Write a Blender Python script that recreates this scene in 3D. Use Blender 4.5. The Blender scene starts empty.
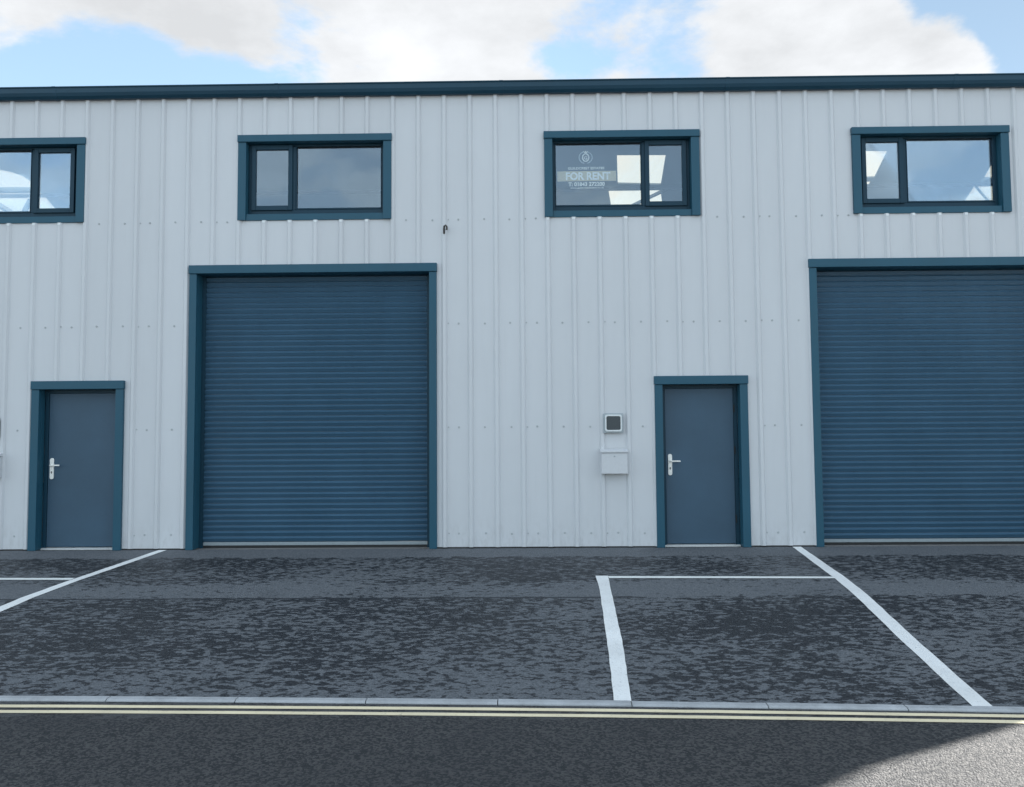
import bpy, bmesh, math, random
from mathutils import Matrix, Vector
random.seed(7)
S = bpy.context.scene
COL = S.collection
R = math.radians

# ------------------------------------------------------------------ materials
def nodes(name):
    m = bpy.data.materials.new(name); m.use_nodes = True
    nt = m.node_tree; nt.nodes.clear()
    out = nt.nodes.new('ShaderNodeOutputMaterial')
    return m, nt, out

class N:
    def __init__(s, nt): s.nt = nt
    def new(s, t, **k):
        n = s.nt.nodes.new(t)
        for a, v in k.items(): setattr(n, a, v)
        return n
    def link(s, a, b): s.nt.links.new(a, b)
    def sock(s, n, key, v):
        if hasattr(v, 'is_output'): s.link(v, n.inputs[key])
        else: n.inputs[key].default_value = v
    def coord(s): return s.new('ShaderNodeTexCoord').outputs['Object']
    def mapping(s, vec, scale=(1, 1, 1), loc=(0, 0, 0), rot=(0, 0, 0)):
        n = s.new('ShaderNodeMapping'); s.link(vec, n.inputs[0])
        n.inputs['Scale'].default_value = scale; n.inputs['Location'].default_value = loc
        n.inputs['Rotation'].default_value = rot
        return n.outputs[0]
    def noise(s, vec, scale, detail=4, rough=.5, dist=0, lac=2):
        n = s.new('ShaderNodeTexNoise'); s.link(vec, n.inputs['Vector'])
        n.inputs['Scale'].default_value = scale; n.inputs['Detail'].default_value = detail
        n.inputs['Roughness'].default_value = rough; n.inputs['Distortion'].default_value = dist
        n.inputs['Lacunarity'].default_value = lac
        return n.outputs[0]
    def voro(s, vec, scale, feature='F1', out='Distance'):
        n = s.new('ShaderNodeTexVoronoi', feature=feature); s.link(vec, n.inputs['Vector'])
        n.inputs['Scale'].default_value = scale
        return n.outputs[out]
    def math(s, op, a, b=0., c=0., clamp=False):
        n = s.new('ShaderNodeMath', operation=op, use_clamp=clamp)
        s.sock(n, 0, a); s.sock(n, 1, b)
        if op in ('MULTIPLY_ADD', 'SMOOTH_MIN'): s.sock(n, 2, c)
        return n.outputs[0]
    def remap(s, v, a, b, c=0., d=1., smooth=True):
        n = s.new('ShaderNodeMapRange', interpolation_type='SMOOTHSTEP' if smooth else 'LINEAR')
        s.sock(n, 0, v)
        for i, x in enumerate((a, b, c, d)): s.sock(n, i + 1, x)
        return n.outputs[0]
    def mix(s, f, a, b, mode='MIX'):
        n = s.new('ShaderNodeMix', data_type='RGBA', blend_type=mode)
        s.sock(n, 0, f); s.sock(n, 6, a); s.sock(n, 7, b)
        return n.outputs[2]
    def sep(s, vec):
        n = s.new('ShaderNodeSeparateXYZ'); s.link(vec, n.inputs[0]); return n.outputs
    def bump(s, h, strength=.3, dist=.01, normal=None):
        n = s.new('ShaderNodeBump'); s.sock(n, 'Height', h)
        n.inputs['Strength'].default_value = strength; n.inputs['Distance'].default_value = dist
        if normal: s.link(normal, n.inputs['Normal'])
        return n.outputs[0]
    def bsdf(s, out, color, rough=.5, metal=0., normal=None, spec=.5):
        n = s.new('ShaderNodeBsdfPrincipled')
        s.sock(n, 'Base Color', color); s.sock(n, 'Roughness', rough); s.sock(n, 'Metallic', metal)
        s.sock(n, 'Specular IOR Level', spec)
        if normal is not None: s.link(normal, n.inputs['Normal'])
        s.link(n.outputs[0], out.inputs[0]); return n

def c4(c): return (c[0], c[1], c[2], 1)

def coated(name, col, rough=.4, var=.06, streak=.5, dirt=0., spec=.5):
    """paint-coated steel: faint vertical streaks, cloudiness, fine orange peel"""
    m, nt, out = nodes(name); g = N(nt); v = g.coord()
    a = g.noise(g.mapping(v, (2.2, 2.2, .35)), 2.0, 5, .6)
    b = g.noise(v, 1.1, 4, .6)
    f = g.math('ADD', g.math('MULTIPLY', a, streak), g.math('MULTIPLY', b, 1 - streak))
    f = g.remap(f, .3, .7, 1 - var, 1 + var, False)
    base = g.mix(1., c4(col), f, 'MULTIPLY')
    if dirt:
        z = g.sep(v)[2]
        low = g.remap(z, 0.0, .55, 1., 0.)
        d = g.math('MULTIPLY', g.math('MULTIPLY', g.remap(g.noise(g.mapping(v, (6, 6, 2)), 3, 6, .7), .4, .72), low), dirt)
        base = g.mix(d, base, (.16, .15, .13, 1))
        s2 = g.remap(g.noise(g.mapping(v, (9, 9, .25)), 2.5, 4, .6), .58, .8)
        base = g.mix(g.math('MULTIPLY', s2, dirt * .3), base, (.25, .25, .24, 1))
    if dirt:
        wn = g.new('ShaderNodeTexWhiteNoise', noise_dimensions='1D')
        g.link(g.math('FLOOR', g.math('DIVIDE', g.math('ADD', g.sep(v)[0], 6.86), 1.0329)), wn.inputs['W'])
        base = g.mix(1., base, g.remap(wn.outputs[0], 0, 1, .965, 1.02, False), 'MULTIPLY')
    bm_ = g.bump(g.noise(g.mapping(v, (1, 1, .5)), 3.0, 3, .5), .25, .006)
    bm2 = g.bump(g.noise(v, 260, 2, .5), .08, .001, bm_)
    r = g.remap(b, .3, .7, rough - .06, rough + .08, False)
    g.bsdf(out, base, r, 0, bm2, spec)
    return m

def plain(name, col, rough=.5, metal=0., var=.08):
    m, nt, out = nodes(name); g = N(nt); v = g.coord()
    f = g.remap(g.noise(v, 30, 4, .6), .3, .7, 1 - var, 1 + var, False)
    g.bsdf(out, g.mix(1., c4(col), f, 'MULTIPLY'), rough, metal, g.bump(g.noise(v, 180, 2), .1, .001))
    return m

def mat_glass():
    m, nt, out = nodes('window_glass'); g = N(nt); v = g.coord()
    t = g.new('ShaderNodeBsdfTransparent'); t.inputs[0].default_value = (.93, .95, .95, 1)
    gl = g.new('ShaderNodeBsdfGlossy'); gl.inputs['Color'].default_value = (.72, .86, .98, 1)
    gl.inputs['Roughness'].default_value = .015
    g.link(g.bump(g.noise(v, 1.6, 2, .4), .35, .01), gl.inputs['Normal'])
    lw = g.new('ShaderNodeLayerWeight'); lw.inputs[0].default_value = .5
    mx = g.new('ShaderNodeMixShader')
    g.link(g.math('ADD', g.math('MULTIPLY', lw.outputs['Fresnel'], .5), .075, clamp=True), mx.inputs[0])
    g.link(t.outputs[0], mx.inputs[1]); g.link(gl.outputs[0], mx.inputs[2])
    g.link(mx.outputs[0], out.inputs[0])
    return m

def mat_rooflight():
    m, nt, out = nodes('rooflight_sheet'); g = N(nt); v = g.coord()
    w = g.noise(g.mapping(v, (14, .4, 1)), 1.5, 3, .5)
    col = g.mix(w, (.47, .41, .31, 1), (.54, .50, .42, 1))
    t = g.new('ShaderNodeBsdfTransparent'); g.link(col, t.inputs[0])
    tr = g.new('ShaderNodeBsdfTranslucent'); g.link(col, tr.inputs[0])
    mx = g.new('ShaderNodeMixShader'); mx.inputs[0].default_value = .35
    g.link(t.outputs[0], mx.inputs[1]); g.link(tr.outputs[0], mx.inputs[2])
    g.link(mx.outputs[0], out.inputs[0])
    return m

def mat_forecourt():
    m, nt, out = nodes('damp_asphalt'); g = N(nt); v = g.coord()
    x, y, z = g.sep(v)
    big = g.noise(g.mapping(v, (.55, .9, 1), (3.1, 1.2, 0)), .75, 3, .55)
    md = g.noise(g.mapping(v, (.5, 1, 1)), 21., 6, .66, .4)
    f = g.math('ADD', md, g.math('MULTIPLY', g.math('SUBTRACT', big, .5), .42))
    f = g.math('ADD', f, g.math('MULTIPLY', g.math('SUBTRACT', g.noise(v, 75, 3, .7), .5), .10))
    # drier by the wall foot, along the seam and towards the kerb
    wob = g.math('MULTIPLY', g.math('SUBTRACT', g.noise(v, 1.7, 5, .6), .5), .35)
    yy = g.math('ADD', y, wob)
    dry_wall = g.remap(yy, -.62, -.36, 0., .42)
    dry_kerb = g.remap(yy, -4.9, -3.4, .035, 0.)
    dry_seam = g.math('MULTIPLY', g.remap(yy, -2.42, -2.38, 0., 1.), g.remap(yy, -2.1, -1.75, .11, 0.))
    f = g.math('ADD', g.math('ADD', f, dry_wall), g.math('ADD', dry_kerb, dry_seam))
    mask = g.remap(f, .497, .540)
    agg = g.voro(v, 95, 'F1', 'Color')
    aggv = g.sep(agg)[0]
    grain = g.noise(v, 60, 3, .7)
    dark = g.mix(aggv, (.012, .015, .019, 1), (.034, .038, .045, 1))
    lite = g.mix(aggv, (.086, .096, .108, 1), (.150, .162, .178, 1))
    col = g.mix(mask, dark, lite)
    # seam between two lifts of asphalt
    sw = g.math('MULTIPLY', g.math('SUBTRACT', g.noise(g.mapping(v, (1, 0, 0)), 3, 5, .7), .5), .035)
    ds = g.math('ABSOLUTE', g.math('ADD', g.math('ADD', y, 2.43), sw))
    seam = g.math('MULTIPLY', g.remap(ds, .012, .03, .75, 0.), g.remap(x, 1.0, 1.3, 1., 0.))
    col = g.mix(seam, col, (.02, .024, .03, 1))
    stain = g.remap(g.noise(v, .9, 5, .65, .8), .52, .75, 0., .22)
    col = g.mix(stain, col, (.030, .036, .042, 1))
    rough = g.remap(mask, 0, 1, .62, .86, False)
    h = g.math('ADD', g.math('MULTIPLY', g.voro(v, 85), .7), g.math('MULTIPLY', grain, .5))
    b = g.bump(h, .55, .008)
    b = g.bump(g.noise(v, 1.3, 3), .3, .03, b)
    g.bsdf(out, col, rough, 0, b, .3)
    return m

def mat_road():
    m, nt, out = nodes('road_asphalt'); g = N(nt); v = g.coord()
    cells = g.voro(g.mapping(v, (1, 1, .3)), 70, 'F1', 'Color')
    cv = g.sep(cells)[0]
    big = g.noise(v, 1.1, 5, .6)
    col = g.mix(g.remap(cv, .25, .8), (.036, .040, .046, 1), (.112, .112, .114, 1))
    col = g.mix(g.remap(big, .35, .7, 0., .35), col, (.05, .054, .06, 1))
    y = g.sep(v)[1]
    # damp flecks along the channel
    e = g.math('ADD', g.noise(g.mapping(v, (.5, 1.3, 1)), 5, 6, .7, .4), g.remap(y, -5.35, -5.1, -.25, .04))
    col = g.mix(g.remap(e, .5, .56, 0., .45), col, (.15, .155, .165, 1))
    h = g.math('ADD', g.math('MULTIPLY', g.voro(g.mapping(v, (1, 1, .3)), 92), -1.), g.math('MULTIPLY', g.noise(v, 70, 3, .8), 1.5))
    b = g.bump(h, 1., .016)
    g.bsdf(out, col, .8, 0, b, .3)
    return m

def mat_paint(name, col, wear=.5, under=(.07, .075, .085)):
    m, nt, out = nodes(name); g = N(nt); v = g.coord()
    w = g.remap(g.noise(v, 34, 7, .75), .62 - .14 * wear, .78 - .14 * wear)
    w2 = g.remap(g.noise(v, 2.4, 5, .6), .3, .7, .86, 1.04, False)
    base = g.mix(1., c4(col), w2, 'MULTIPLY')
    base = g.mix(g.math('MULTIPLY', w, wear), base, c4(under))
    g.bsdf(out, base, .65, 0, g.bump(g.voro(v, 90), .35, .005), .3)
    return m

def mat_concrete(name, col, var=.15):
    m, nt, out = nodes(name); g = N(nt); v = g.coord()
    a = g.remap(g.noise(v, 6, 8, .7), .3, .7, 1 - var, 1 + var, False)
    sp = g.remap(g.noise(v, 70, 3, .8), .55, .75, 0., .4)
    base = g.mix(sp, g.mix(1., c4(col), a, 'MULTIPLY'), (.10, .105, .11, 1))
    g.bsdf(out, base, .85, 0, g.bump(g.noise(v, 60, 5, .7), .4, .004), .3)
    return m

def mat_door():
    m, nt, out = nodes('door_paint'); g = N(nt); v = g.coord()
    f = g.remap(g.noise(v, 1.6, 4, .6), .3, .7, .9, 1.1, False)
    speck = g.remap(g.noise(v, 150, 2, .6), .3, .7, .93, 1.07, False)
    base = g.mix(1., g.mix(1., (.040, .086, .136, 1), f, 'MULTIPLY'), speck, 'MULTIPLY')
    g.bsdf(out, base, .5, 0, g.bump(g.noise(v, 260, 2), .25, .001), .4)
    return m

M = dict(
    clad=coated('cladding_grey', (.575, .597, .628), .45, .035, .5, .16),
    ribdot=plain('rib_top_pale', (.74, .78, .80), .6),
    screw=plain('screw_head', (.40, .43, .45), .5),
    blue=coated('trim_blue', (.018, .084, .132), .42, .08, .5, 0, .3),
    dblue=coated('frame_blue', (.008, .040, .068), .45, .06, .5, 0, .25),
    gutter=coated('gutter_blue', (.011, .052, .088), .42, .08, .5, 0, .3),
    shut=coated('shutter_blue', (.043, .106, .172), .34, .10, .3, 0, .5),
    door=mat_door(),
    rail=plain('bottom_rail_grey', (.26, .31, .34), .5),
    white=plain('white_metal', (.85, .85, .82), .35),
    alu=plain('threshold_aluminium', (.62, .64, .64), .45, .2),
    seal=plain('black_seal', (.012, .014, .016), .6),
    steel=plain('dark_keyhole', (.05, .05, .05), .4),
    box=plain('letterbox_grey', (.57, .59, .62), .45, 0, .03),
    bezel=plain('pale_bezel', (.66, .70, .72), .4),
    casing=plain('casing_grey', (.34, .39, .42), .5),
    dark=plain('dark_face', (.028, .042, .055), .25),
    inner=plain('interior_lining', (.11, .135, .165), .8),
    floor=mat_concrete('interior_floor', (.2, .2, .2)),
    roof=plain('roof_sheet', (.22, .25, .27), .6),
    glass=mat_glass(), rooflight=mat_rooflight(),
    tarmac=mat_forecourt(), road=mat_road(),
    wline=mat_paint('white_line_paint', (.80, .82, .82), .5),
    tline=mat_paint('thin_line_paint', (.78, .81, .80), .4),
    yline=mat_paint('yellow_line_paint', (.84, .74, .52), .45),
    kerb=mat_concrete('kerb_concrete', (.37, .39, .41), .2),
    ground=mat_concrete('ground_asphalt', (.09, .09, .09)),
    band=plain('sticker_band', (.66, .54, .34), .6),
    letters=plain('sticker_letters', (.97,.93,.86), .6),
    faint=plain('sticker_faint', (.6,.65,.68), .6),
    cable=plain('cable_black', (.05, .045, .042), .6),
    brick=plain('plinth_dark', (.03, .03, .03), .8),
)

# ------------------------------------------------------------------ mesh helpers
def bx(bm, x0, x1, y0, y1, z0, z1, mi=0):
    vs = [bm.verts.new(p) for p in ((x0,y0,z0),(x1,y0,z0),(x1,y1,z0),(x0,y1,z0),(x0,y0,z1),(x1,y0,z1),(x1,y1,z1),(x0,y1,z1))]
    for f in ((0,3,2,1),(4,5,6,7),(0,1,5,4),(1,2,6,5),(2,3,7,6),(3,0,4,7)):
        bm.faces.new([vs[i] for i in f]).material_index = mi

def prism(bm, pts, axis, a, b, mi=0):
    """closed 2-D outline extruded from a to b along axis ('x' or 'y' or 'z')"""
    def P(p, t):
        return {'x': (t, p[0], p[1]), 'y': (p[0], t, p[1]), 'z': (p[0], p[1], t)}[axis]
    A = [bm.verts.new(P(p, a)) for p in pts]; B = [bm.verts.new(P(p, b)) for p in pts]
    n = len(pts)
    fs = [bm.faces.new(A), bm.faces.new(B[::-1])]
    for i in range(n): fs.append(bm.faces.new((A[i], B[i], B[(i+1) % n], A[(i+1) % n])))
    for f in fs: f.material_index = mi

def disc(bm, c, r, y0, y1, n=8, mi=0):
    prism(bm, [(c[0] + r*math.cos(2*math.pi*i/n), c[1] + r*math.sin(2*math.pi*i/n)) for i in range(n)], 'y', y0, y1, mi)

def rrect(cx, cz, hw, hz, r, n=5):
    out = []
    for sx, sz, a0 in ((1,1,0),(-1,1,90),(-1,-1,180),(1,-1,270)):
        for i in range(n+1):
            a = R(a0 + 90*i/n); out.append((cx+sx*(hw-r)+r*math.cos(a), cz+sz*(hz-r)+r*math.sin(a)))
    return out

def obj(name, bm, mats, parent=None, bevel=0, smooth=False, loc=None):
    bmesh.ops.recalc_face_normals(bm, faces=bm.faces[:])
    me = bpy.data.meshes.new(name); bm.to_mesh(me); bm.free()
    for m in (mats if isinstance(mats, (list, tuple)) else [mats]): me.materials.append(m)
    if smooth:
        for p in me.polygons: p.use_smooth = True
    o = bpy.data.objects.new(name, me); COL.objects.link(o)
    if parent: o.parent = parent
    if loc: o.location = loc
    if bevel:
        b = o.modifiers.new('bevel', 'BEVEL'); b.width = bevel; b.segments = 2; b.limit_method = 'ANGLE'
    return o

def thing(name, label, cat, loc=(0, 0, 0), group=None):
    o = bpy.data.objects.new(name, None); COL.objects.link(o); o.location = loc
    o['label'] = label; o['category'] = cat; o.empty_display_size = .2
    if group: o['group'] = group
    return o

def struct(o, kind='structure'):
    o['kind'] = kind; return o

def copy_thing(root, loc, label, group):
    r = root.copy(); COL.objects.link(r); r.location = loc; r['label'] = label; r['group'] = group
    for ch in list(root.children):
        c = ch.copy(); COL.objects.link(c); c.parent = r
    return r

def tube(bm, pts, r, n=8):
    rings = []
    for i, p in enumerate(pts):
        p = Vector(p); a = Vector(pts[max(i-1, 0)]); b = Vector(pts[min(i+1, len(pts)-1)])
        t = (b - a).normalized(); u = t.orthogonal().normalized(); w = t.cross(u)
        if rings:
            u = prev - t*prev.dot(t); u.normalize(); w = t.cross(u)
        prev = u
        rings.append([bm.verts.new(p + u*r*math.cos(2*math.pi*k/n) + w*r*math.sin(2*math.pi*k/n)) for k in range(n)])
    for a, b in zip(rings, rings[1:]):
        for k in range(n): bm.faces.new((a[k], a[(k+1) % n], b[(k+1) % n], b[k]))
    bm.faces.new(rings[0]); bm.faces.new(rings[-1][::-1])

# ------------------------------------------------------------------ ground levels
def zf(d): return 0 if d < 0 else (-.055*d if d < 1.77 else -.09735 - .095*(d-1.77))
def kd(X):                                    # distance of the kerb line from the wall
    x = max(-7, min(7, X))
    return 4.846 + .0325*x + .0024*x*x + (X - x)*(.0325 + .0048*x)
KW = .074
def zr(X, d):                                 # road level
    e = d - kd(X) - KW
    return zf(kd(X)) - .012 + (.006*e if e < 3.2 else .0192 - .02*(e-3.2))

XA, XB = -60., 60.
xs = [-60, -45, -30, -22, -16, -12] + [-10 + .5*i for i in range(41)] + [12, 14, 18, 24, 35, 48, 60]

def sheet(name, rows, mat, parent=None, lift=0.):
    """rows: functions X -> (d, z); a strip mesh draped across X"""
    bm = bmesh.new()
    g = [[bm.verts.new((x, -r(x)[0], r(x)[1] + lift)) for x in xs] for r in rows]
    for a, b in zip(g, g[1:]):
        for i in range(len(xs)-1): bm.faces.new((a[i], a[i+1], b[i+1], b[i]))
    return obj(name, bm, mat, parent, smooth=False)

fc = struct(sheet('forecourt',
    [lambda x, q=q: ((d := q if q < 1.8 else 1.77 + (kd(x)-1.77)*(q-1.77)/3.2), zf(d)) for q in (0, .4, .9, 1.4, 1.77, 2.4, 3.0, 3.6, 4.3, 4.97)],
    M['tarmac']))
rd = struct(sheet('road',
    [lambda x, e=e: (kd(x)+KW+e, zr(x, kd(x)+KW+e)) for e in (-.002, .3, .8, 1.5, 2.3, 3.2, 4.5, 6.4)], M['road']))
pv = struct(sheet('pavement',
    [lambda x, e=e, h=h: (kd(x)+KW+e, zr(x, kd(x)+KW+6.4)+h) for e, h in ((6.4, -.02), (6.4, .12), (6.52, .12), (8.4, .14))], M['ground']))
# one ground sheet under everything out to the horizon
bm = bmesh.new()
prof = [(-900, -.08), (0, -.06), (1.77, -.16), (4.7, -.47), (5.6, -.50), (12, -.60), (900, -.60)]
g = [[bm.verts.new((x, -d, z)) for x in (-900, -60, -20, 0, 20, 60, 900)] for d, z in prof]
for a, b in zip(g, g[1:]):
    for i in range(6): bm.faces.new((a[i], a[i+1], b[i+1], b[i]))
struct(obj('ground', bm, M['ground']))

# kerb: laid flush behind, 30 mm up from the channel, open joints every 0.915 m
bm = bmesh.new(); x = -24.90
while x < 24:
    x2 = x + .915 - .007
    h = random.uniform(-.0025, .0025)
    def P(X, o, z): return bm.verts.new((X, -(kd(X)+o), z))
    A = []
    for X in (x, x2):
        z0 = zf(kd(X)) + .006 + h; zl = zr(X, kd(X)+KW)
        A.append([P(X, .001, z0-.12), P(X, .001, z0), P(X, KW-.022, z0-.002), P(X, KW-.003, z0-.012), P(X, KW, zl-.08)])
    a, b = A
    for i in range(4): bm.faces.new((a[i], a[i+1], b[i+1], b[i]))
    bm.faces.new(a); bm.faces.new(b[::-1])
    x += .915
struct(obj('kerb', bm, M['kerb']))
bm = bmesh.new()                               # dark bedding seen in the joints
for i in range(60):
    X, X2 = -24+i*.8, -24+(i+1)*.8
    pts = [(X, .02), (X2, .02), (X2, KW-.03), (X, KW-.03)]
    bm.faces.new([bm.verts.new((p, -(kd(p)+o), zf(kd(p))-.012)) for p, o in pts])
struct(obj('kerb_bedding', bm, M['brick']))

# painted lines, draped 4 mm above what they lie on
def ribbon(name, pts, mat, parent, lift=.004, step=.12):
    """pts: list of ((X,d) left, (X,d) right)"""
    bm = bmesh.new(); prev = None
    rows = []
    for (l0, r0), (l1, r1) in zip(pts, pts[1:]):
        n = max(1, int(math.dist(l0, l1)/step))
        for k in range(n + (1 if (l1, r1) == pts[-1] else 0)):
            t = k/n
            rows.append(((l0[0]+(l1[0]-l0[0])*t, l0[1]+(l1[1]-l0[1])*t), (r0[0]+(r1[0]-r0[0])*t, r0[1]+(r1[1]-r0[1])*t)))
    for l, r in rows:
        j = random.uniform(-.003, .003); k = random.uniform(-.003, .003)
        vs = [bm.verts.new((l[0]+j, -l[1], zf(l[1])+lift)), bm.verts.new((r[0]+k, -r[1], zf(r[1])+lift))]
        if prev: bm.faces.new((prev[0], prev[1], vs[1], vs[0]))
        prev = vs
    return struct(obj(name, bm, mat, parent))
ribbon('bay_line', [((.768, 1.62), (.903, 1.62)), ((.757, 2.2), (.872, 2.2)), ((.681, 3.65), (.806, 3.65)), ((.603, 4.868), (.722, 4.872))], M['wline'], fc)
ribbon('bay_line', [((3.446, .02), (3.556, .02)), ((3.310, 1.77), (3.437, 1.77)), ((3.262, 2.45), (3.394, 2.45)), ((3.120, 3.68), (3.250, 3.68)), ((2.995, 4.965), (3.128, 4.968))], M['wline'], fc)
ribbon('bay_line', [((-4.788, .03), (-4.680, .03)), ((-4.985, 1.72), (-4.880, 1.72)), ((-5.110, 2.38), (-4.985, 2.38)), ((-5.16, 3.0), (-5.03, 3.0)), ((-5.32, 4.72), (-5.19, 4.72))], M['wline'], fc)
ribbon('bay_line', [((.903, 1.640), (.903, 1.735)), ((3.312, 1.712), (3.312, 1.790))], M['tline'], fc, .0045)
ribbon('bay_line', [((-8.6, 1.54), (-8.6, 1.62)), ((-4.990, 1.615), (-4.990, 1.705))], M['tline'], fc, .0045)
ribbon('bay_line', [((-7.62, 1.56), (-7.49, 1.56)), ((-7.95, 4.69), (-7.82, 4.69))], M['wline'], fc)
def yellow(o0, w):
    bm = bmesh.new(); prev = None; X = -40
    while X <= 40:
        s = o0 + (-.0055*max(-6, min(6, X)))
        j = random.uniform(-.002, .002)
        d0, d1 = kd(X)+s+j, kd(X)+s+w+j*.5
        vs = [bm.verts.new((X, -d0, zr(X, d0)+.004)), bm.verts.new((X, -d1, zr(X, d1)+.004))]
        if prev: bm.faces.new((prev[0], prev[1], vs[1], vs[0]))
        prev = vs; X += .25
    struct(obj('yellow_line', bm, M['yline'], rd))
yellow(.134, .058); yellow(.246, .058)

# ------------------------------------------------------------------ the building
BX0, BX1, BD, ZE = -16.9, 12.75, 18., 6.08
B = thing('industrial_building', 'long pale grey ribbed metal industrial building with blue shutters, doors and windows', 'building')
WIN = [(-10.98, 'R'), (-6.905, 'R'), (-2.778, 'L'), (1.322, 'R'), (5.402, 'L'), (9.52, 'R')]
WIN[0] = (-10.98, 'L')
WH, WZ0, WZ1 = 1.030, 4.355, 5.510
ROL = [(-12.64, -9.35), (-4.437, -1.148), (3.756, 7.045)]; RZ = 3.752
DOR = [(-6.516, -5.290), (1.704, 2.918), (9.91, 11.12)]; DZ = 2.225
holes = [(c-WH, c+WH, WZ0, WZ1) for c, _ in WIN] + [(a, b, 0, RZ) for a, b in ROL] + [(a, b, 0, DZ) for a, b in DOR]

# cladding: one ribbed sheet, cut round the openings
def inhole(x, z): return any(a+.03 < x < b-.03 and c+.0 < z < d-.03 for a, b, c, d in holes)
XZ = set()
prof = []                                      # (x, y) cross-section
k0 = math.ceil((BX0+.05+6.899)/.3443)
k = k0
ribx = []
while -6.899 + .3443*k < BX1-.05:
    ribx.append(-6.899 + .3443*k); k += 1
for i, r in enumerate(ribx):
    prof += [(r-.040, 0), (r-.018, -.027), (r+.018, -.027), (r+.040, 0)]
prof = [(BX0, 0)] + [p for p in prof if BX0 < p[0] < BX1] + [(BX1, 0)]
def py(x):
    for (a, ya), (b, yb) in zip(prof, prof[1:]):
        if a <= x <= b: return ya if b == a else ya+(yb-ya)*(x-a)/(b-a)
    return 0
cuts = set()
for a, b, c, d in holes: cuts |= {round(a+.03, 4), round(b-.03, 4)}
xx = sorted(set(round(p[0], 4) for p in prof) | cuts)
zz = sorted({.018, 6.07} | {c for a, b, c, d in holes if c > 0} | {d-.03 for a, b, c, d in holes})
bm = bmesh.new(); V = {}
def vert(x, z):
    if (x, z) not in V: V[(x, z)] = bm.verts.new((x, py(x), z))
    return V[(x, z)]
for x0, x1 in zip(xx, xx[1:]):
    for z0, z1 in zip(zz, zz[1:]):
        if not inhole((x0+x1)/2, (z0+z1)/2):
            bm.faces.new((vert(x0, z0), vert(x1, z0), vert(x1, z1), vert(x0, z1)))
rr = random.Random(3)
for r in ribx:                                  # pale blocks added as bright dots where ribs start under a window
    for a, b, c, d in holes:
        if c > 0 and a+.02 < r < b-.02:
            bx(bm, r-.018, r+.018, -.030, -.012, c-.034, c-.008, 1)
for z in (4.342, 2.948, 1.575, .189):
    for i, r in enumerate(ribx):
        for dx, rad in ((.185, .0095),) + (((.052, .007),) if i % 3 == 0 else ()):
            X = r + dx + rr.uniform(-.006, .006); Z = z + rr.uniform(-.006, .006)
            if not any(a-.02 < X < b+.02 and c-.02 < Z < d+.02 for a, b, c, d in holes) and X < BX1-.1:
                disc(bm, (X, Z), rad*1.5, -.0035, .001, 8, 2); disc(bm, (X, Z), rad*.8, -.010, -.0034, 6, 2)
obj('wall_cladding', bm, [M['clad'], M['ribdot'], M['screw']], B)

# lining behind the sheet, with the same openings
bm = bmesh.new()
cols = sorted({BX0+.05, BX1-.05} | {a+.05 for a, b, c, d in holes} | {b-.05 for a, b, c, d in holes})
zs = sorted({-.05, 6.06} | {c+.04 for a, b, c, d in holes if c > 0} | {d-.05 for a, b, c, d in holes})
for x0, x1 in zip(cols, cols[1:]):
    for z0, z1 in zip(zs, zs[1:]):
        X, Z = (x0+x1)/2, (z0+z1)/2
        if not any(a < X < b and c < Z < d for a, b, c, d in holes):
            bx(bm, x0, x1, .035, .10, z0, z1)
obj('lining_wall', bm, M['inner'], B)
bm = bmesh.new()                               # dark recessed plinth under the sheet
cs = sorted([BX0+.01, BX1-.01] + [v for a, b in ROL+DOR for v in (a+.05, b-.05)])
for i in range(0, len(cs), 2):
    bm = bmesh.new(); bx(bm, cs[i], cs[i+1], .006, .034, -.06, .05); obj('plinth', bm, M['brick'], B)

# gables, back wall, floor
bm = bmesh.new()
for x0, x1 in ((BX0, BX0+.05), (BX1-.05, BX1)):
    prism(bm, [(.036, -.06), (BD, -.06), (BD, ZE), (BD/2, ZE+.105*BD/2), (.036, ZE)], 'x', x0, x1)
bx(bm, BX0+.05, BX1-.05, BD-.05, BD, -.06, ZE-.01)
obj('gable_and_back_wall', bm, M['clad'], B)
bm = bmesh.new(); bx(bm, BX0+.06, BX1-.06, .101, BD-.06, -.055, -.006); obj('floor_slab', bm, M['floor'], B)
bm = bmesh.new()                               # corner trims
bx(bm, BX0-.012, BX0+.10, -.032, .034, .0, 6.03); obj('corner_trim', bm, M['blue'], B, .003)
bm = bmesh.new(); bx(bm, BX1-.10, BX1+.012, -.032, .034, .0, 6.03); obj('corner_trim', bm, M['blue'], B, .003)

# roof sheets with rooflight openings
def rz(y): return ZE + .105*(y if y < BD/2 else BD-y)
LIGHTS = [
 [(1.689,3.526),(2.563,3.557),(2.902,6.043),(1.982,5.905)],
 [(1.867,6.609),(2.048,6.470),(2.961,6.452),(3.40,8.7),(2.161,8.7)],
 [(5.95,3.445),(6.452,3.468),(7.164,5.616),(6.60,5.663)],
 [(7.02,6.123),(7.235,5.963),(7.518,6.801),(7.30,6.795)],
 [(8.318,3.238),(9.47,5.802),(10.2,5.823),(9.5,3.3)],
 [(9.559,6.217),(10.6,6.247),(11.75,8.7),(10.62,8.7)],
 [(-11.3,3.9),(-9.9,3.846),(-9.747,4.02),(-9.66,4.253),(-9.66,4.548),(-9.768,4.937),(-10.021,5.692),(-11.671,5.598)],
 [(-12.015,6.078),(-10.274,6.179),(-11.205,8.375),(-13.3,8.225)],
]
bm = bmesh.new()
for ya, yb in ((-.02, BD/2), (BD/2, BD+.02)):
    za, zb = rz(ya), rz(yb)
    prism(bm, [(ya, za), (yb, zb), (yb, zb+.03), (ya, za+.03)], 'x', BX0-.03, BX1+.03)
roof = obj('roof', bm, M['roof'], B)
bm = bmesh.new()
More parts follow.
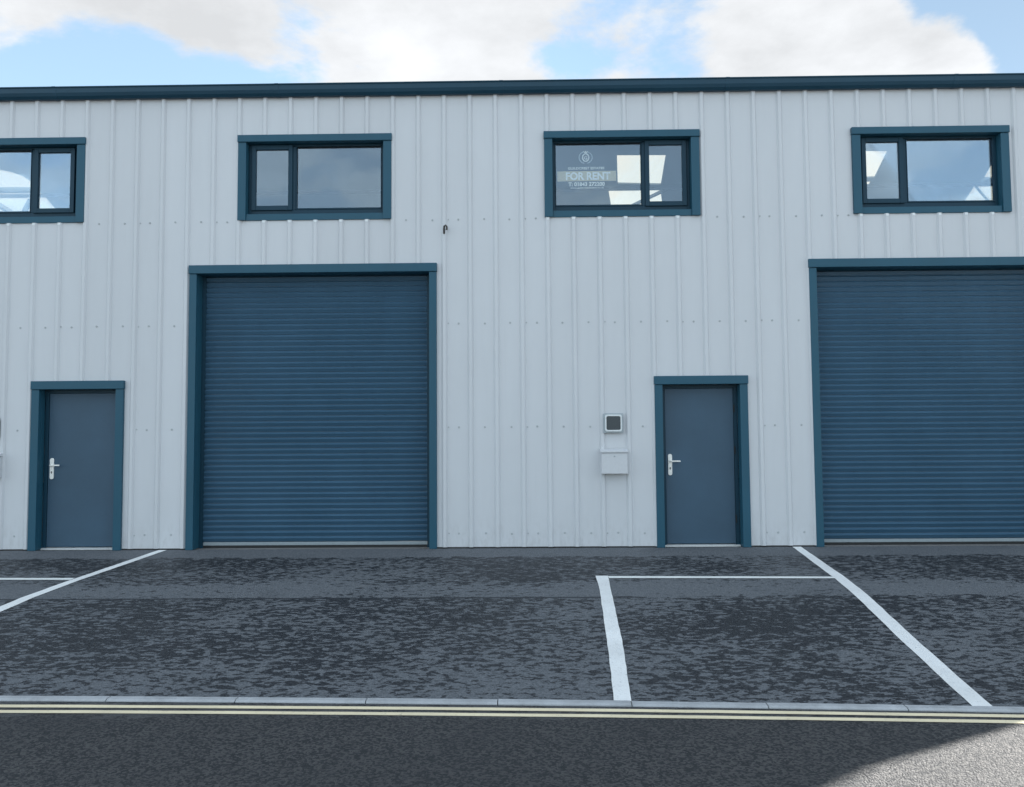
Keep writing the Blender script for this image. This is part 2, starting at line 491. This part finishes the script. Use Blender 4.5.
for L in LIGHTS: prism(bm, L, 'z', 5.5, 8.)
cut = obj('cutter', bm, M['roof'])
md = roof.modifiers.new('cut', 'BOOLEAN'); md.object = cut; md.operation = 'DIFFERENCE'; md.solver = 'EXACT'
dg = bpy.context.evaluated_depsgraph_get(); dg.update()
me = bpy.data.meshes.new_from_object(roof.evaluated_get(dg)); roof.modifiers.clear(); roof.data = me
bpy.data.objects.remove(cut)
for L in LIGHTS:
    bm = bmesh.new(); cx = sum(p[0] for p in L)/len(L); cy = sum(p[1] for p in L)/len(L)
    for dz in (.034,):
        bm.faces.new([bm.verts.new((cx+(x-cx)*1.03, cy+(y-cy)*1.03, rz(cy+(y-cy)*1.03)+dz)) for x, y in L])
    obj('rooflight', bm, M['rooflight'], roof)
def beam(a, b, w, name='roof_brace'):
    bm = bmesh.new()
    A, C_ = Vector((a[0], a[1], rz(a[1])-.05)), Vector((b[0], b[1], rz(b[1])-.05))
    t = (C_-A).normalized(); s = t.cross(Vector((0, 0, 1))).normalized()*w/2; u = s.cross(t).normalized()*w/2
    q = [[bm.verts.new(p+s*i+u*j) for i, j in ((-1,-1),(1,-1),(1,1),(-1,1))] for p in (A, C_)]
    for i in range(4): bm.faces.new((q[0][i], q[0][(i+1)%4], q[1][(i+1)%4], q[1][i]))
    bm.faces.new(q[0]); bm.faces.new(q[1][::-1])
    obj(name, bm, M['inner'], roof)
beam((2.48, 8.491), (3.05, 6.3), .06); beam((9.6, 6.3), (11.114, 8.365), .06)
beam((-11.794, 7.0), (-12.21, 8.2), .09); beam((-10.85, 6.7), (-12.033, 8.3), .09)
for y in (2.0, 6.22, 8.85):
    bm = bmesh.new(); bx(bm, BX0+.06, BX1-.06, y-.04, y+.04, rz(y)-.07, rz(y)-.012); obj('purlin', bm, M['inner'], roof)
bm = bmesh.new()                               # ridge and verge trims
prism(bm, [(BD/2-.25, rz(BD/2-.25)+.036), (BD/2, rz(BD/2)+.04), (BD/2+.25, rz(BD/2+.25)+.036), (BD/2+.25, rz(BD/2+.25)+.046), (BD/2, rz(BD/2)+.075), (BD/2-.25, rz(BD/2-.25)+.046)], 'x', BX0, BX1)
obj('ridge_cap', bm, M['blue'], roof)
for x0, x1 in ((BX0-.05, BX0-.032), (BX1+.032, BX1+.05)):
    bm = bmesh.new()
    for ya, yb in ((-.05, BD/2), (BD/2, BD+.05)):
        prism(bm, [(ya, rz(ya)-.12), (yb, rz(yb)-.12), (yb, rz(yb)+.06), (ya, rz(ya)+.06)], 'x', x0, x1)
    obj('verge_trim', bm, M['blue'], roof)

# eaves gutter with lapped joints
bm = bmesh.new()
gp = [(-0.004, 6.03), (-0.062, 6.026), (-0.098, 6.056), (-0.116, 6.095), (-0.12, 6.156), (-0.132, 6.162), (-0.132, 6.176), (-0.104, 6.178), (-0.06, 6.16), (-0.004, 6.15)]
prism(bm, gp, 'x', BX0-.02, BX1+.02)
X = BX0 + 1.6
while X < BX1-1:
    c = (-.06, 6.13)
    prism(bm, [(p[0]*1.0-.003 if p[0] < -.01 else p[0], 6.13+(p[1]-6.13)*1.035) for p in gp], 'x', X, X+.055); X += 3.0
obj('eaves_gutter', bm, M['gutter'], B, .003)

# surrounds
def surround(bm, a, b, z0, z1, jw, hh, sill, depth, proud=.040):
    bx(bm, a-.006, b+.006, -proud-.014, .03, z1-hh, z1)                 # head
    bx(bm, a, a+jw, -proud, .03, z0, z1-hh-.003); bx(bm, b-jw, b, -proud, .03, z0, z1-hh-.003)
    if sill: bx(bm, a+jw+.001, b-jw-.001, -proud+.022, .03, z0, z0+sill); 
    # reveal returns
    bx(bm, a+jw-.012, a+jw, .031, depth, z0, z1-hh); bx(bm, b-jw, b-jw+.012, .031, depth, z0, z1-hh)
    bx(bm, a+jw-.012, b-jw+.012, .031, depth, z1-hh+.001, z1-hh+.013)
    if sill: bx(bm, a+jw-.012, b-jw+.012, .031, depth, z0+sill-.013, z0+sill-.001)

def ring(bm, a, b, z0, z1, wl, wr, wb, wt, y0, y1):
    bx(bm, a, a+wl, y0, y1, z0, z1); bx(bm, b-wr, b, y0, y1, z0, z1)
    bx(bm, a+wl+.0005, b-wr-.0005, y0, y1, z0, z0+wb); bx(bm, a+wl+.0005, b-wr-.0005, y0, y1, z1-wt, z1)

for c, side in WIN:
    a, b = c-WH, c+WH
    ia, ib, iz0, iz1 = a+.112, b-.112, WZ0+.088, WZ1-.095
    s = 1 if side == 'L' else -1
    io = .03 if c == -6.905 else 0.
    def X2(u0, u1):                              # measured from the sash side
        return (ia+u0, ia+u1) if s == 1 else (ib-u1-(io if u1 < 1.5 else 0), ib-u0-io)
    bm = bmesh.new()
    ring(bm, ia+.001, ib-.001, iz0+.001, iz1-.001, .036, .036+io, .074, .016, .070, .130)
    m0, m1 = X2(.585, .640); bx(bm, m0, m1, .068, .128, iz0+.076, iz1-.026)
    w = obj('window', bm, M['dblue'], B, .003)
    bm = bmesh.new(); surround(bm, a, b, WZ0, WZ1, .110, .094, .086, .134); obj('surround', bm, M['blue'], w, .004)
    bm = bmesh.new(); s0, s1 = X2(.044, .598)
    ring(bm, s0, s1, iz0+.068, iz1-.012, .058, .058, .062, .062, .046, .100); obj('sash', bm, M['dblue'], w, .004)
    bm = bmesh.new(); g0, g1 = X2(.644, ib-ia-.038)
    ring(bm, g0, g1, iz0+.077, iz1-.018, .009, .009, .020, .012, .064, .090); obj('glazing_bead', bm, M['dblue'], w, .002)
    bm = bmesh.new(); bx(bm, g0+.003, g1-.003, .092, .098, iz0+.080, iz1-.020); obj('pane', bm, M['glass'], w)
    bm = bmesh.new(); bx(bm, s0+.05, s1-.05, .070, .076, iz0+.12, iz1-.065); obj('pane', bm, M['glass'], w)

for a, b in ROL:
    bm = bmesh.new(); yc = .190; z = .075; pts = []
    P_ = .0728
    while z < RZ-.09:
        for t, o in ((0, .0), (.03, .006), (.08, .006), (.11, -.006), (.40, -.016), (.62, -.025), (.68, -.026), (.93, -.003)):
            pts.append((yc+o, z+t*P_))
        z += P_
    x0, x1 = a+.13, b-.13
    A = [bm.verts.new((x0, p[0], p[1])) for p in pts]; C_ = [bm.verts.new((x1, p[0], p[1])) for p in pts]
    for i in range(len(pts)-1): bm.faces.new((A[i], C_[i], C_[i+1], A[i+1]))
    sh = obj('roller_shutter', bm, M['shut'], B)
    bm = bmesh.new(); surround(bm, a, b, -.0, RZ, .098, .112, 0, .180); 
    obj('surround', bm, M['blue'], sh, .004)
    for gx0, gx1 in ((a+.099, a+.150), (b-.150, b-.099)):
        bm = bmesh.new(); bx(bm, gx0, gx1, .160, .172, -.01, RZ-.10); bx(bm, gx0, gx1, .205, .217, -.01, RZ-.10)
        obj('guide', bm, M['dblue'], sh)
    bm = bmesh.new(); bx(bm, a+.152, b-.152, .169, .203, .030, .072)
    obj('bottom_rail', bm, M['rail'], sh, .004)
    bm = bmesh.new(); bx(bm, a+.152, b-.152, .175, .199, -.004, .0295); obj('rubber_seal', bm, M['seal'], sh)

for a, b in DOR:
    ia, ib, iz = a+.106, b-.106, DZ-.112
    bm = bmesh.new()
    fx0, fx1 = ia+.048, ib-.048
    bx(bm, fx0+.003, fx1-.003, .118, .162, .030, iz-.045)
    dr = obj('entrance_door', bm, M['door'], B, .004)
    bm = bmesh.new(); surround(bm, a, b, 0, DZ, .104, .110, 0, .105); obj('surround', bm, M['blue'], dr, .004)
    bm = bmesh.new()
    bx(bm, ia, fx0, .106, .170, 0, iz); bx(bm, fx1, ib, .106, .170, 0, iz); bx(bm, fx0+.0005, fx1-.0005, .106, .170, iz-.042, iz)
    obj('frame', bm, M['dblue'], dr, .002)
    bm = bmesh.new(); prism(bm, [(.07, -.004), (.160, -.004), (.160, .022), (.10, .018), (.07, .006)], 'x', ia+.002, ib-.002)
    obj('threshold', bm, M['alu'], dr)
    hx, hz = fx0+.058, 1.065
    bm = bmesh.new()
    prism(bm, rrect(hx, hz, .026, .140, .024, 5), 'y', .104, .1175)
    disc(bm, (hx, hz+.045), .016, .092, .104, 12); tube(bm, [(hx, .105, hz+.045), (hx, .066, hz+.045), (hx+.012, .058, hz+.045), (hx+.115, .058, hz+.045), (hx+.125, .066, hz+.044)], .0105)
    disc(bm, (hx, hz-.045), .010, .098, .1045, 10, 1); bx(bm, hx-.004, hx+.004, .098, .1045, hz-.065, hz-.045, 1)
    obj('handle', bm, [M['white'], M['steel']], dr, .0015)
    for z in (.35, 1.25, 1.80):
        bm = bmesh.new(); prism(bm, [(fx1+.004+.008*math.cos(2*math.pi*i/8), .103+.008*math.sin(2*math.pi*i/8)) for i in range(8)], 'z', z-.05, z+.05)
        obj('hinge', bm, M['seal'], dr)

# ------------------------------------------------------------------ things fixed to the wall
LB = thing('letterbox', 'pale grey wall letterbox under the square dark unit, between wide wall and right door', 'letterbox', (1.160, -.026, .959), 'letterboxes beside the doors')
bm = bmesh.new()
prism(bm, [(0, .0), (-.105, .0), (-.105, .268), (0, .268)], 'x', -.170, .170)
obj('body', bm, M['box'], LB, .005)
bm = bmesh.new(); prism(bm, [(.0, .280), (-.112, .270), (-.120, .274), (-.120, .294), (.0, .322)], 'x', -.178, .178)
obj('flap', bm, M['box'], LB, .003)
bm = bmesh.new(); disc(bm, (.0, .225), .010, -.110, -.1045, 10); obj('lock', bm, M['casing'], LB)
copy_thing(LB, (1.160-8.222, -.026, .959), 'pale grey wall letterbox cut off by the left edge, low beside the left door', 'letterboxes beside the doors')

WU = thing('wall_unit', 'square dark-faced unit with pale rim fixed above the letterbox by the right door', 'wall unit', (1.160, -.026, 1.489), 'square wall units beside the doors')
bm = bmesh.new(); prism(bm, rrect(0, .126, .130, .128, .012), 'y', -.022, .0); obj('casing', bm, M['casing'], WU, .002)
bm = bmesh.new()
o_, i_ = rrect(0, .126, .110, .110, .028), rrect(0, .126, .092, .090, .022)
n = len(o_); q = [[bm.verts.new((p[0], y, p[1])) for p in L] for L, y in ((o_, -.0225), (o_, -.040), (i_, -.040), (i_, -.0225))]
for r0, r1 in zip(q, q[1:]):
    for i in range(n): bm.faces.new((r0[i], r0[(i+1) % n], r1[(i+1) % n], r1[i]))
obj('rim', bm, M['bezel'], WU)
bm = bmesh.new(); prism(bm, rrect(0, .126, .0915, .0895, .021), 'y', -.034, -.0225); obj('face', bm, M['dark'], WU)
copy_thing(WU, (1.160-8.222, -.026, 1.489), 'square dark wall unit cut off by the left edge, beside the left door', 'square wall units beside the doors')

bm = bmesh.new()
tube(bm, [(-1.045, -.024, 4.145), (-1.046, -.045, 4.20), (-1.040, -.062, 4.238), (-1.022, -.070, 4.246), (-1.006, -.072, 4.228), (-1.004, -.070, 4.20), (-1.010, -.066, 4.185)], .0125)
cb = obj('cable_stub', bm, M['cable'], smooth=True)
cb['label'] = 'short dark bent cable sticking out of the cladding above the middle shutter'; cb['category'] = 'cable'

# letting sticker on the inside of the window
SG = thing('letting_sticker', 'letting agent sticker with crest and pale FOR RENT band inside an upper window', 'sticker', (.470, .102, 4.733))
OX, OY, OZ = .470, .102, 4.70
bm = bmesh.new(); bx(bm, .0, 1.262-OX, .003, .0045, 4.842-OZ, 4.980-OZ); obj('band', bm, M['band'], SG)
def text(name, s, cx, cz, w, h, mat, y=0.0, ext=.001, bold=0.):
    cu = bpy.data.curves.new(name, 'FONT'); cu.body = s; cu.align_x = 'CENTER'; cu.align_y = 'CENTER'; cu.size = 1; cu.extrude = 0; cu.offset = bold
    t = bpy.data.objects.new('t', cu); COL.objects.link(t)
    dg = bpy.context.evaluated_depsgraph_get(); dg.update()
    me = bpy.data.meshes.new_from_object(t.evaluated_get(dg)); bpy.data.objects.remove(t)
    xs_ = [v.co.x for v in me.vertices]; ys_ = [v.co.y for v in me.vertices]
    sx, sy = w/(max(xs_)-min(xs_)), h/(max(ys_)-min(ys_)); mx, my = (max(xs_)+min(xs_))/2, (max(ys_)+min(ys_))/2
    for v in me.vertices: v.co = ((v.co.x-mx)*sx+cx-OX, y, (v.co.y-my)*sy+cz-OZ)
    me.name = name; me.materials.append(mat)
    o = bpy.data.objects.new(name, me); COL.objects.link(o); o.parent = SG
    return o
text('title_lettering', 'GUILDCREST ESTATES', .860, 5.018, .49, .034, M['letters'], bold=.03)
text('rent_lettering', 'FOR RENT', .885, 4.911, .60, .108, M['letters'], bold=.035)
text('phone_lettering', 'T: 01843 272200', .862, 4.800, .49, .056, M['letters'], bold=.04)
text('address_lettering', 'www.guildcrestestates.co.uk', .870, 4.748, .45, .026, M['letters'], bold=.02)
bm = bmesh.new()
def arcband(cx, cz, rx, rz_, w, a0, a1, n=20):
    prev = None
    for i in range(n+1):
        a = R(a0+(a1-a0)*i/n); c_, s_ = math.cos(a), math.sin(a)
        vs = [bm.verts.new((cx+rx*c_-OX, 0, cz+rz_*s_-OZ)), bm.verts.new((cx+(rx-w)*c_-OX, 0, cz+(rz_-w)*s_-OZ))]
        if prev: bm.faces.new((prev[0], vs[0], vs[1], prev[1]))
        prev = vs
arcband(.855, 5.165, .050, .060, .016, 0, 360)
prism(bm, [(.835-OX, 5.228-OZ), (.875-OX, 5.228-OZ), (.888-OX, 5.256-OZ), (.866-OX, 5.243-OZ), (.855-OX, 5.262-OZ), (.844-OX, 5.243-OZ), (.822-OX, 5.256-OZ)], 'y', 0, .001)
cr = obj('crest', bm, M['letters'], SG)
text('crest_letter', 'G', .855, 5.162, .040, .052, M['letters'], bold=.02)
for s in (-1, 1):                                # laurel sprays
    bm = bmesh.new()
    for i in range(8):
        a = R(-70 + 19*i); cx, cz = .855+s*.088*math.cos(a)-OX, 5.165+.080*math.sin(a)-OZ
        t = a + math.pi/2
        dx, dz = s*math.cos(t), math.sin(t)
        bm.faces.new([bm.verts.new((cx+u*dx-v*dz, 0, cz+u*dz+v*dx)) for u, v in ((-.017, 0), (0, .008), (.019, .003), (0, -.008))])
    obj('laurel', bm, M['faint'], SG)

# ------------------------------------------------------------------ sky, sun
AZ, EL = 61.4, 27.
SKY = .062; CL_F = 2.85; CL_B = 5.0; HZ = .74
w = bpy.data.worlds.new('World'); S.world = w; w.use_nodes = True
nt = w.node_tree; nt.nodes.clear(); g = N(nt)
out = g.new('ShaderNodeOutputWorld'); bg = g.new('ShaderNodeBackground'); g.link(bg.outputs[0], out.inputs[0])
sky = g.new('ShaderNodeTexSky', sky_type='NISHITA'); sky.sun_disc = False
sky.sun_elevation = R(EL); sky.sun_rotation = R(AZ); sky.air_density = 1.; sky.dust_density = .12; sky.ozone_density = 1.
v = g.new('ShaderNodeTexCoord').outputs['Generated']
x, y, z = g.sep(v)
zc = g.math('MAXIMUM', g.math('ADD', z, .12), .05)
comb = g.new('ShaderNodeCombineXYZ')
g.link(g.math('DIVIDE', x, zc), comb.inputs[0]); g.link(g.math('DIVIDE', y, zc), comb.inputs[1])
p = comb.outputs[0]
n1 = g.noise(g.mapping(p, (1, 1, 1), (2.3, .55, 0)), 1.7, 12, .61, .15)
n2 = g.noise(g.mapping(p, (1, 1, 1), (7.7, 1.9, 3)), 2.6, 7, .6)
f = n1
def gap(direction, radius, amount):               # breaks in the cloud (or thicker banks)
    global f
    d = g.new('ShaderNodeVectorMath', operation='DISTANCE'); g.link(v, d.inputs[0]); d.inputs[1].default_value = Vector(direction).normalized()
    f = g.math('ADD', f, g.remap(d.outputs['Value'], 0., radius, amount, 0.))
gap((-0.469, 0.804, 0.367), 0.12, -0.17)
gap((-0.391, 0.838, 0.381), 0.12, -0.15)
gap((-0.319, 0.865, 0.387), 0.08, -0.08)
gap((0.501, 0.757, 0.419), 0.1, -0.34)
gap((0.41, 0.795, 0.447), 0.05, -0.16)
gap((0.193, 0.897, 0.397), 0.07, -0.13)
gap((0.044, 0.899, 0.435), 0.05, -0.06)
gap((-0.08, 0.877, 0.473), 0.34, 0.14)
gap((0.362, 0.841, 0.402), 0.2, 0.22)
gap((-0.485, 0.76, 0.431), 0.14, 0.26)
gap((-0.358, 0.811, 0.463), 0.14, 0.24)
gap((0.461, 0.799, 0.386), 0.07, 0.16)
mask = g.remap(f, .44, .565)
back = g.remap(y, -.35, .35, 1., 0.)              # the far half of the sky is front-lit by the sun
shade = g.remap(n2, .3, .70, .76, 1.08, False)
mask = g.math('ADD', g.math('MULTIPLY', mask, g.remap(back, 0, 1, 1., .35, False)), g.math('MULTIPLY', back, .38))
lum = g.math('MULTIPLY', shade, g.remap(back, 0, 1, CL_F, CL_B, False))
cloudc = g.mix(1., g.mix(back, (.975, 1., 1.03, 1), (.87, .97, 1.04, 1)), lum, 'MULTIPLY')
dp = g.new('ShaderNodeVectorMath', operation='DOT_PRODUCT'); g.link(v, dp.inputs[0])
dp.inputs[1].default_value = (math.sin(R(AZ))*math.cos(R(EL)), math.cos(R(AZ))*math.cos(R(EL)), math.sin(R(EL)))
thin = g.remap(dp.outputs['Value'], .45, .95, .72, .30)
clear = g.mix(1., g.mix(1., sky.outputs[0], (.92, .95, .93, 1), 'MULTIPLY'), thin, 'MULTIPLY')
haze = g.mix(1., clear, (HZ*.80, HZ, HZ*1.08, 1), 'ADD')
g.link(g.mix(mask, haze, cloudc), bg.inputs[0])
bg.inputs[1].default_value = SKY

sl = bpy.data.lights.new('sun', 'SUN'); sl.energy = 4.7; sl.angle = R(.5); sl.color = (1., .95, .88)
so = bpy.data.objects.new('sun', sl); COL.objects.link(so)
sd = Vector((math.sin(R(AZ))*math.cos(R(EL)), math.cos(R(AZ))*math.cos(R(EL)), math.sin(R(EL))))
so.rotation_euler = sd.to_track_quat('Z', 'Y').to_euler(); so.location = (30, 20, 20)

# ------------------------------------------------------------------ camera
cam = bpy.data.cameras.new('camera'); co = bpy.data.objects.new('camera', cam); COL.objects.link(co)
rt = Vector((0.999853, 0.015582, -0.007141)); up = Vector((0.008009, -0.056351, 0.998379)); fw = Vector((-0.015154, 0.998289, 0.056468))
m3 = Matrix((rt, up, -fw)).transposed()
co.matrix_world = Matrix.Translation((0, -10.5, 1.42)) @ m3.to_4x4()
cam.sensor_width = 36; cam.lens = 36*800/1024; cam.clip_end = 3000; cam.clip_start = .05
S.camera = co
S.view_settings.view_transform = 'Standard'; S.view_settings.look = 'None'
S.view_settings.exposure = 2.5; S.view_settings.gamma = 1
S.render.engine = 'CYCLES'
S.cycles.max_bounces = 8; S.cycles.transparent_max_bounces = 12
